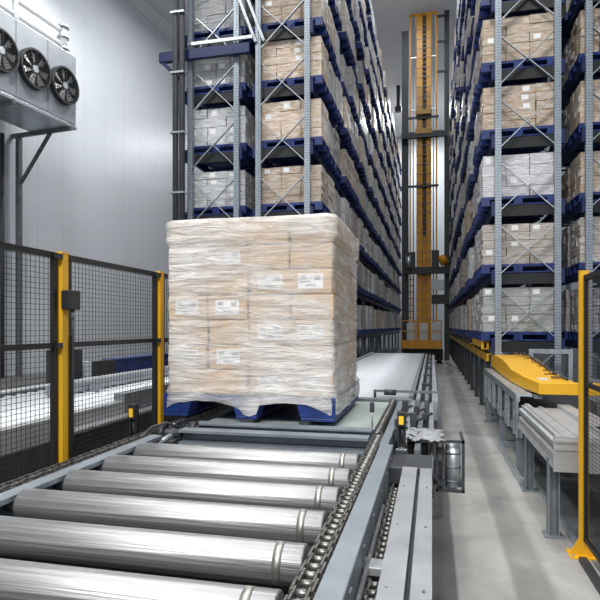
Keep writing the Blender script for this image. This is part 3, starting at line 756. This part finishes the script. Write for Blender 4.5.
# stretch film: a rumpled shell around the cartons, tucked at the layers, with a ragged skirt over the pallet
from mathutils import noise as mn
def film():
    m = MB(); hx, hy = (cx1 - cx0) / 2 + .010, (cy1 - cy0) / 2 + .012
    ccx, ccy = (cx0 + cx1) / 2, (cy0 + cy1) / 2
    N = 66; per = []
    rc = .035
    def loop(t):                       # rounded rectangle, starts at the near left corner and runs along the front
        pts = []
        seg = [((-1, -1), (1, -1)), ((1, -1), (1, 1)), ((1, 1), (-1, 1)), ((-1, 1), (-1, -1))]
        s, f = int(t * 4) % 4, (t * 4) % 1
        (a0, b0), (a1, b1) = seg[s]
        x = (a0 + (a1 - a0) * f) * hx; y = (b0 + (b1 - b0) * f) * hy
        qx, qy = abs(x) - (hx - rc), abs(y) - (hy - rc)
        if qx > 0 and qy > 0:
            l = math.hypot(qx, qy); k = rc / max(l, 1e-6)
            if l > 0: x = math.copysign(hx - rc + qx * min(1, k), x); y = math.copysign(hy - rc + qy * min(1, k), y)
        return x, y
    T = H0 + NL * LH
    zs = [1.03, 1.06, 1.09, 1.12, 1.15, 1.162]
    z = 1.178
    while z < T - .02: z += .018; zs.append(z)
    zs.append(T + .004)
    NP = 4 * 52; rings = []
    for zi, z in enumerate(zs):
        ring = []
        for k in range(NP):
            t = k / NP; x, y = loop(t)
            nx, ny = (0, 0); s = int(t * 4) % 4; nx, ny = ((0, -1), (1, 0), (0, 1), (-1, 0))[s]
            lay = ((z - H0) / LH) % 1.0
            tuck = -.010 * math.exp(-((min(lay, 1 - lay)) / .055) ** 2) if z < T - .08 else 0
            w = mn.noise(Vector((x * 3.5 + s * 9, y * 3.5, z * 17))) * .008 + mn.noise(Vector((x * 9, y * 9 + s * 5, z * 40))) * .0045
            d = tuck + w + .002
            if z < 1.17: d += .024
            zz = z
            if zi == 0:                # ragged lower hem: low on the blocks, high over the fork openings
                u = (t * 4) % 1
                if s == 0:
                    hem = .075 * abs(math.sin(u * PI * 2.0 + .1)) ** .6
                    if abs(u - .52) < .05: hem = -.022 * (1 - abs(u - .52) / .05)
                    zz = 1.035 + hem + mn.noise(Vector((x * 9, 0, 3))) * .012
                else: zz = 1.045 + mn.noise(Vector((x * 7, y * 7, 3))) * .02
            elif z < 1.17:
                base = rings[0][k].co.z + 0
                zz = max(z, base + .012 * zi)
            if z > T - .15: d += .018 * min(1, (z - T + .15) / .02)                      # slack cap overhanging the top tier
            ring.append(m.bm.verts.new((ccx + x + nx * d, ccy + y + ny * d, zz)))
        rings.append(ring)
    for A_, B_ in zip(rings, rings[1:]):
        for k in range(NP):
            f = m.bm.faces.new((A_[k], A_[(k + 1) % NP], B_[(k + 1) % NP], B_[k])); f.smooth = True
    prev = rings[-1]                                          # top sheet, slightly domed
    for q, (sc, dz) in enumerate(((.96, .012), (.85, .018), (.55, .022), (.2, .024))):
        ring = [m.bm.verts.new((ccx + (v.co.x - ccx) * sc, ccy + (v.co.y - ccy) * sc, T + .004 + dz + mn.noise(Vector((v.co.x * 5 * sc, v.co.y * 5 * sc, q))) * .006)) for v in rings[-1]]
        for k in range(NP): m.bm.faces.new((prev[k], prev[(k + 1) % NP], ring[(k + 1) % NP], ring[k])).smooth = True
        prev = ring
    m.bm.faces.new(prev)
    return m.build('stretch_film', M['film'], L)
film()

# ------------------------------------------------------------------ safety fence
def post(x, y, lab, base=True, box=False):
    t = thing('fence_post', lab, 'fence post', (x, y, 0), 'yellow fence posts')
    MB().box(x - .028, x + .028, y - .028, y + .028, .01, 1.975).build('tube', M['yellow'], t, .004)
    MB().box(x - .029, x + .029, y - .029, y + .029, 1.975, 1.985).build('cap', M['yellow'], t)
    m = MB().box(x - .10, x + .10, y - .08, y + .08, 0, .012); m.build('base_plate', M['yellow'], t)
    for s in (-1, 1):
        MB().prof([(x + s * .028, .012), (x + s * .095, .012), (x + s * .095, .022), (x + s * .036, .125), (x + s * .028, .125)], 'Y', y - .026, y - .018).build('gusset', M['yellow'], t)
    for dx in (-.08, .08): MB().tube([(x + dx, y - .055, .012), (x + dx, y - .055, .024)], .010, 6).build('anchor_bolt', M['galv'], t)
    return t
def panel(x, y0, y1, lab, top=1.978, bot=.15, mids=(1.50,)):
    t = thing('mesh_fence', lab, 'fence panel', (x, (y0 + y1) / 2, bot), 'black mesh fence panels')
    w = .012
    m = MB().box(x - w, x + w, y0, y1, top - .03, top).box(x - w, x + w, y0, y1, bot, bot + .03).box(x - w, x + w, y0, y0 + .03, bot, top).box(x - w, x + w, y1 - .03, y1, bot, top)
    m.build('frame', M['black_metal'], t)
    m = MB(); y = y0 + .05
    while y < y1 - .02: m.box(x - .0011, x + .0011, y - .0011, y + .0011, bot + .03, top - .03); y += .032
    z = bot + .05
    while z < top - .03: m.box(x + .0011, x + .0033, y0 + .02, y1 - .02, z - .0011, z + .0011); z += .026
    m.build('wire_mesh', M['black_metal'], t)
    for z in mids: MB().box(x - .010, x + .016, y0, y1, z - .014, z + .014).build('mid_rail', M['black_metal'], t)
    for z in (top - .02,) + tuple(mids):
        for yy, e in ((y0, 1), (y1, -1)): MB().box(x + .0125, x + .036, min(yy - e * .01, yy + e * .03), max(yy - e * .01, yy + e * .03), z - .014, z + .014).build('clip', M['black'], t)
    return t
FX = -1.89
P1 = post(FX, 2.575, 'yellow fence post with black switch box, behind the left chain'); P2 = post(FX, 3.655, 'yellow fence post just left of the big wrapped load')
post(FX, 1.49, 'yellow fence post nearest the camera on the left fence'); post(FX, 4.74, 'yellow fence post hidden behind the big wrapped load')
panel(FX, 1.53, 2.535, 'black mesh fence panel cut by the left picture edge')
panel(FX, 2.615, 3.615, 'black mesh fence panel between the two yellow posts on the left')
panel(FX, 3.695, 4.70, 'black mesh fence panel behind the big wrapped load')
t = thing('switch_box', 'small black switch box on the side of the left yellow fence post', 'switch', (FX + .05, 2.58, 1.685))
MB().box(FX + .029, FX + .085, 2.535, 2.625, 1.685, 1.785).build('housing', M['black'], t, .006)
MB().tube([(FX + .055, 2.60, 1.685), (FX + .055, 2.60, 1.645)], .010, 10).build('cable_gland', M['galv'], t)
MB().tube([(FX + .055, 2.60, 1.65), (FX + .045, 2.615, 1.55), (FX + .04, 2.62, 1.30), (FX + .04, 2.62, .9)], .006, 8).build('cable', M['rubber'], t)
for z in (1.70, 1.77):
    for y in (2.55, 2.61): MB().tube([(FX + .085, y, z), (FX + .088, y, z)], .005, 6).build('screw', M['dark'], t)
o = MB().box(FX + .030, FX + .042, 2.604, 2.618, .9, 1.55).build('cable_duct', M['black_metal']); tag(o, 'black cable duct running down the fence post below the switch box', 'duct')
post(1.028, 4.262, 'lone yellow fence post with base plate near the right picture edge')
panel(1.028, 3.0, 4.215, 'dark mesh fence panel at the far right picture edge', top=1.95, bot=.12, mids=(1.2,))

# ------------------------------------------------------------------ left lane behind the fence
Ln = thing('roller_conveyor', 'pale roller lane behind the black mesh fence on the left', 'conveyor', (-3.4, 4.5, 0))
proto = None; y = 2.0; y0_ = y
while y < 9.6:
    if proto is None: proto = MB().tube([(-4.08, y, .87), (-2.70, y, .87)], .045, 16).build('roller', M['roller_pale'], Ln)
    else: c = proto.copy(); COL.objects.link(c); c.location = (0, y - y0_, 0); ORG[c] = ORG[proto]
    y += .16
MB().prof([(-4.22, .78), (-4.10, .78), (-4.10, .80), (-4.18, .80), (-4.18, .93), (-4.10, .93), (-4.10, .95), (-4.22, .95)], 'Y', 1.5, 9.8).build('side_rail', M['alu'], Ln)
MB().prof([(-2.70, .80), (-2.60, .80), (-2.60, .95), (-2.70, .95)], 'Y', 1.5, 4.4).build('side_rail', M['alu'], Ln)
MB().prof([(-2.70, .80), (-2.60, .80), (-2.60, 1.01), (-2.70, 1.01)], 'Y', 4.4, 9.8).build('side_rail', M['galv_dark'], Ln)
MB().box(-2.62, -2.57, 1.5, 9.8, .60, .80).build('skirt', M['dark'], Ln)
for y in (2.2, 3.6, 5.0, 7.0, 9.2):
    for x in (-4.15, -2.65): MB().box(x - .04, x + .04, y - .04, y + .04, 0, .80).build('leg', M['galv_dark'], Ln)
MB().box(-2.60, -2.5, 3.5, 6.0, .82, .84).build('ledge', M['plate'], Ln)
# raised channel and post across the lane
t = thing('stop_frame', 'grey channel frame with post standing over the fenced roller lane', 'frame', (-3.2, 5.4, .9))
MB().prof([(-3.62, .93), (-3.52, .93), (-3.52, 1.02), (-3.62, 1.02)], 'Y', 4.7, 9.0).build('rail', M['galv'], t)
MB().box(-3.515, -3.45, 5.25, 5.42, .916, .985).build('post', M['galv'], t)
for y in (4.75, 8.9): MB().box(-3.60, -3.54, y - .03, y + .03, .916, .93).build('post', M['galv'], t)
# dark cabinets and the blue block behind
o = MB().box(-5.0, -4.7, 6.5, 6.88, 0, 1.28).build('cabinet', M['dark'], bevel=.01); tag(o, 'dark grey steel cabinet standing behind the fenced roller lane', 'cabinet')
t = thing('machine_base', 'long dark machine base behind the fenced lane, left of the blue one', 'machine', (-4.9, 7.8, 0))
MB().box(-4.85, -4.7, 7.1, 7.72, .3, 1.09).build('body', M['dark'], t, .01)
for y in (7.2, 7.6): MB().box(-4.82, -4.74, y - .05, y + .05, 0, .3).build('leg', M['dark'], t)
MB().box(-4.82, -4.7, 6.96, 7.08, 0, 1.10).build('post', M['grey_box'], t)
t = thing('blue_frame', 'bright blue boxed frame behind the mesh fence left of the load', 'frame', (-4.9, 9.2, 0))
MB().box(-4.95, -4.7, 7.76, 9.55, .70, 1.06).box(-4.96, -4.68, 7.74, 9.57, 1.06, 1.10).build('body', M['blue'], t, .01)
for y in (7.9, 9.4): MB().box(-4.87, -4.78, y - .05, y + .05, 0, .70).build('leg', M['dark'], t)

# ------------------------------------------------------------------ right side line
R = thing('profile_conveyor', 'grey aluminium profile conveyor on legs behind the lone yellow post', 'conveyor', (1.3, 5.3, 0))
MB().prof([(.86, .56), (.875, .60), (.875, .655), (.895, .665), (.895, .70), (.875, .71), (.875, .745), (.90, .755), (.90, .785), (.93, .785), (.93, .80), (.97, .80), (.97, .785), (.985, .785), (.985, .58), (.875, .54)], 'Y', 4.42, 6.18).build('side_profile', M['alu'], R)
MB().prof([(.985, .76), (1.06, .76), (1.06, .775), (1.10, .775), (1.10, .76), (1.24, .76), (1.24, .80), (1.36, .80), (1.36, .76), (1.5, .76), (1.5, .70), (.985, .70)], 'Y', 4.46, 6.18).build('deck', M['alu'], R)
MB().box(.86, 2.3, 4.40, 4.42, .54, .795).box(.87, 2.3, 4.385, 4.40, .70, .72).box(.87, 2.3, 4.385, 4.40, .755, .775).build('end_beam', M['alu'], R)
MB().box(1.25, 2.3, 4.46, 4.9, .72, .80).build('cover', M['alu'], R, .008)
for x, y in ((.90, 4.62), (.92, 5.84), (2.0, 4.62), (2.0, 5.84)):
    MB().box(x - .04, x - .03, y - .04, y + .04, .01, .60).box(x - .04, x + .04, y + .03, y + .04, .01, .60).box(x + .03, x + .04, y - .04, y + .04, .01, .60).box(x - .07, x + .07, y - .07, y + .07, 0, .012).build('leg', M['steel_blue'], R)
MB().box(.88, 2.0, 5.80, 5.86, .55, .62).build('cross_member', M['dark'], R)
MB().box(1.55, 2.4, 4.9, 6.1, .45, .62).build('drive_box', M['dark'], R, .01)

R2 = thing('frame_conveyor', 'galvanised conveyor frame with bolted side plates beyond the aluminium one', 'conveyor', (1.1, 8.3, 0))
MB().prof([(.86, .80), (.90, .80), (.90, .86), (1.02, .86), (1.02, .885), (.86, .885)], 'Y', 6.28, 9.95).build('top_flange', M['galv'], R2)
MB().box(1.04, 1.12, 6.28, 9.95, .84, .875).build('inner_rail', M['galv_dark'], R2)
for y in (6.3, 7.0, 7.75, 8.5, 9.1, 9.7):
    MB().box(.875, .889, y, y + .22, .42, .80).box(.86, .875, y, y + .015, .42, .80).box(.86, .875, y + .205, y + .22, .42, .80).build('side_plate', M['galv'], R2)
    m = MB()
    for dz in (.5, .6, .72):
        for dy in (.07, .15): m.tube([(.866, y + dy, dz), (.875, y + dy, dz)], .012, 6)
    m.build('bolt', M['galv_dark'], R2)
MB().box(.895, .93, 6.28, 9.95, .42, .50).build('lower_rail', M['galv'], R2)
MB().box(.93, 1.9, 6.30, 6.36, .40, .48).build('cross_member', M['dark'], R2)
for y in (6.4, 7.9, 9.85):
    for x in (.92, 1.95): MB().box(x - .04, x + .04, y - .04, y + .04, .01, .44).box(x - .07, x + .07, y - .07, y + .07, 0, .012).build('leg', M['steel_blue'], R2)
MB().box(1.02, 1.9, 6.4, 9.9, .62, .66).build('belly_pan', M['dark'], R2)

# yellow beam assembly
Yb = thing('transfer_beam', 'broad yellow transfer beam with cross bar lying over the grey conveyors', 'beam', (1.2, 8.0, .88))
m = MB(); R_ = []
for y, xl, zb, zt in ((6.2, 1.07, .895, 1.015), (6.7, 1.01, .895, 1.03), (7.5, .97, .895, 1.055), (8.0, .97, .90, 1.10), (8.5, .97, .90, 1.135), (9.5, .97, .92, 1.14), (9.96, .97, .93, 1.09)):
    R_.append([m.bm.verts.new(p) for p in ((xl, y, zb), (1.44, y, zb), (1.44, y, zt), (xl, y, zt))])
for a, b in zip(R_, R_[1:]):
    for k in range(4): m.bm.faces.new((a[k], a[(k + 1) % 4], b[(k + 1) % 4], b[k]))
m.bm.faces.new(R_[0][::-1]); m.bm.faces.new(R_[-1]); m.build('side_beam', M['yellow'], Yb, .006)
MB().box(1.44, 3.4, 6.20, 6.32, .895, 1.015).build('cross_bar', M['yellow'], Yb, .005)
m = MB()
for k in range(9):
    y = 6.6 + .38 * k; z = 1.03 + (.0 if y < 7.6 else min(.09, (y - 7.6) * .11))
    MB().tube([(1.34, y, z - .01), (1.34, y, z + .045)], .022, 8).box(1.27, 1.40, y - .03, y + .04, z - .02, z + .02).build('fitting', M['rust'], Yb)
MB().tube([(1.39, 6.4, 1.04), (1.36, 7.0, 1.07), (1.40, 7.6, 1.08), (1.35, 8.2, 1.15), (1.40, 9.0, 1.17), (1.34, 9.6, 1.16)], .014, 8).build('cable', M['rubber'], Yb)
MB().box(1.12, 1.22, 6.45, 6.6, 1.02, 1.032).build('sticker', M['grey_box'], Yb)
for y in (6.5, 8.2, 9.9): MB().box(1.0, 1.06, y, y + .1, .885, .90).build('pad', M['dark'], Yb)
Yr = thing('guide_rail', 'long yellow guide rail on dark legs along the right rack foot', 'rail', (.97, 20, 0))
MB().prof([(.93, .98), (.97, .98), (.97, 1.10), (1.02, 1.10), (1.02, 1.12), (.93, 1.12)], 'Y', 10.35, 33.5).build('beam', M['yellow'], Yr)
for k in range(17):
    y = 10.6 + k * 1.4; MB().box(.955, 1.015, y - .04, y + .04, 0, .98).box(.93, 1.06, y - .08, y + .08, 0, .012).build('leg', M['dark'], Yr)
    MB().box(.915, .93, y + .6, y + .66, 1.0, 1.10).build('bracket', M['galv_dark'], Yr)
Yk = thing('yellow_bumper', 'short yellow bumper block above the guide rail at the right rack', 'bumper', (.95, 11.2, 1.18))
MB().box(.84, .97, 10.3, 10.42, 1.19, 1.335).box(.88, .93, 10.3, 13.2, 1.20, 1.325).build('block', M['yellow'], Yk, .006)
for y in (10.5, 12.0, 13.0): MB().box(.935, .965, y, y + .05, 1.12, 1.28).build('post', M['dark'], Yk)
# table frames and decks in front of the right rack foot
t = thing('steel_table', 'grey tubular table frame in front of the right rack foot', 'frame', (1.75, 9.4, 0))
MB().box(1.48, 2.11, 9.38, 9.44, 1.17, 1.24).build('top_bar', M['galv'], t)
for x in (1.48, 2.05): MB().box(x, x + .06, 9.38, 9.44, 0, 1.17).build('leg', M['galv'], t)
o = MB().box(2.0, 2.45, 8.6, 9.0, .0, .02).build('floor_plate', M['galv_dark']); tag(o, 'small grey steel plate on the floor behind the yellow cross bar', 'plate')
t = thing('deck_conveyor', 'low dark grey deck conveyor behind the yellow cross bar', 'conveyor', (2.6, 7.6, 0))
MB().box(1.75, 3.6, 6.7, 9.0, .66, .76).build('deck', M['galv_dark'], t)
MB().box(1.75, 3.6, 6.6, 6.7, .62, .80).build('front_rail', M['alu'], t)
MB().box(2.0, 2.5, 8.3, 8.6, .76, .86).build('box', M['plate'], t)
for x in (1.85, 3.5):
    for y in (6.8, 8.9): MB().box(x - .04, x + .04, y - .04, y + .04, 0, .66).build('leg', M['galv_dark'], t)
# low kick frame on the floor
t = thing('kick_frame', 'low galvanised kick frame on the floor under the grey conveyors', 'frame', (.85, 6.8, 0))
MB().prof([(.85, .0), (.88, .0), (.88, .08), (.85, .08)], 'Y', 5.95, 7.85).build('rail', M['galv'], t)
MB().box(.85, 1.25, 7.85, 7.91, 0, .08).build('rail', M['galv'], t)
MB().prof([(1.0, .0), (1.03, .0), (1.03, .05), (1.0, .05)], 'Y', 4.4, 7.6).build('edge', M['galv'], t)
o = MB().box(1.06, 2.6, 3.0, 8.4, .001, .006).build('floor_tray', M['galv_dark']); tag(o, 'dark steel tray on the floor underneath the grey conveyors', 'tray')
m = MB().box(.97, 1.02, .6, 4.15, 0, .035); o = m.build('floor_channel', M['dark']); tag(o, 'dark floor channel at the foot of the lone yellow post', 'channel')

# small camera-like lamp brackets on the end wall beside the crane
for i, (x, y, z) in enumerate(((-1.9, 33.0, 14.2),)):
    t = thing('hanging_device', 'small dark device hanging near the ceiling left of the crane', 'device', (x, y, z))
    MB().box(x - .1, x + .1, y - .1, y + .1, z + .1, CEIL).build('hanger', M['dark'], t)
    MB().box(x - .18, x + .18, y - .15, y + .15, z - .2, z + .1).build('housing', M['dark'], t, .02)

# ------------------------------------------------------------------ light: unseen hall lamps, some assumed high-bay LEDs, some added fill
def area(x, y, z, sx, sy, p, col=(1, .985, .96), rot=(0, 0, 0)):
    l = bpy.data.lights.new('unseen_hall_lamp', 'AREA'); l.shape = 'RECTANGLE'; l.size = sx; l.size_y = sy; l.energy = p; l.color = col
    o = bpy.data.objects.new('unseen_hall_lamp', l); COL.objects.link(o); o.location = (x, y, z); o.rotation_euler = rot
    return o
for x in (-3.8, -1.0, 1.8): area(x, -5.0, 8.0, 1.6, 2.4, 560)
area(-1.2, 1.6, 9.0, 1.2, 2.4, 110)
area(-7.5, 3.0, 13.0, .6, 2, 480); area(-8.0, 11.0, 14.5, .6, 2, 430); area(-7.2, 19.0, 14.8, .6, 2, 520)  # lamps added to brighten the white wall
area(1.2, 6.0, 12.0, .8, 2, 330); area(-2.8, 4.5, 12.5, .8, 2, 260)  # fill lamps added to brighten rack ends, floor and load top
for y in (13.5, 18.5): area(-.6, y, 15.2, .7, 2.0, 170, (.93, .97, 1))
area(-.6, 22.5, 15.2, .5, .5, 60, (.93, .97, 1))
area(-10.6, 15.6, 13.0, .5, 1.2, 160)
area(-.5, 37, 15.35, .7, 4, 700, (.93, .97, 1))  # lamp added behind the crane to brighten the end wall

w = bpy.data.worlds.new('hall'); S.world = w; w.use_nodes = True
bg = w.node_tree.nodes['Background']; bg.inputs['Color'].default_value = (.80, .88, 1, 1); bg.inputs['Strength'].default_value = .28

# ------------------------------------------------------------------ camera
cd_ = bpy.data.cameras.new('camera'); cam = bpy.data.objects.new('camera', cd_); COL.objects.link(cam)
cam.location = (0, 0, CH); cam.rotation_euler = (PI / 2, 0, TH)
cd_.sensor_width = 36; cd_.lens = F_ / 600 * 36; cd_.shift_y = 26 / 600; cd_.clip_end = 200
S.camera = cam
S.view_settings.view_transform = 'Standard'; S.view_settings.look = 'None'; S.view_settings.gamma = 1; S.view_settings.use_curve_mapping = False
S.view_settings.exposure = .3
S.cycles.use_denoising = True
S.cycles.max_bounces = 8
S.cycles.transparent_max_bounces = 12
S.cycles.sample_clamp_indirect = 6
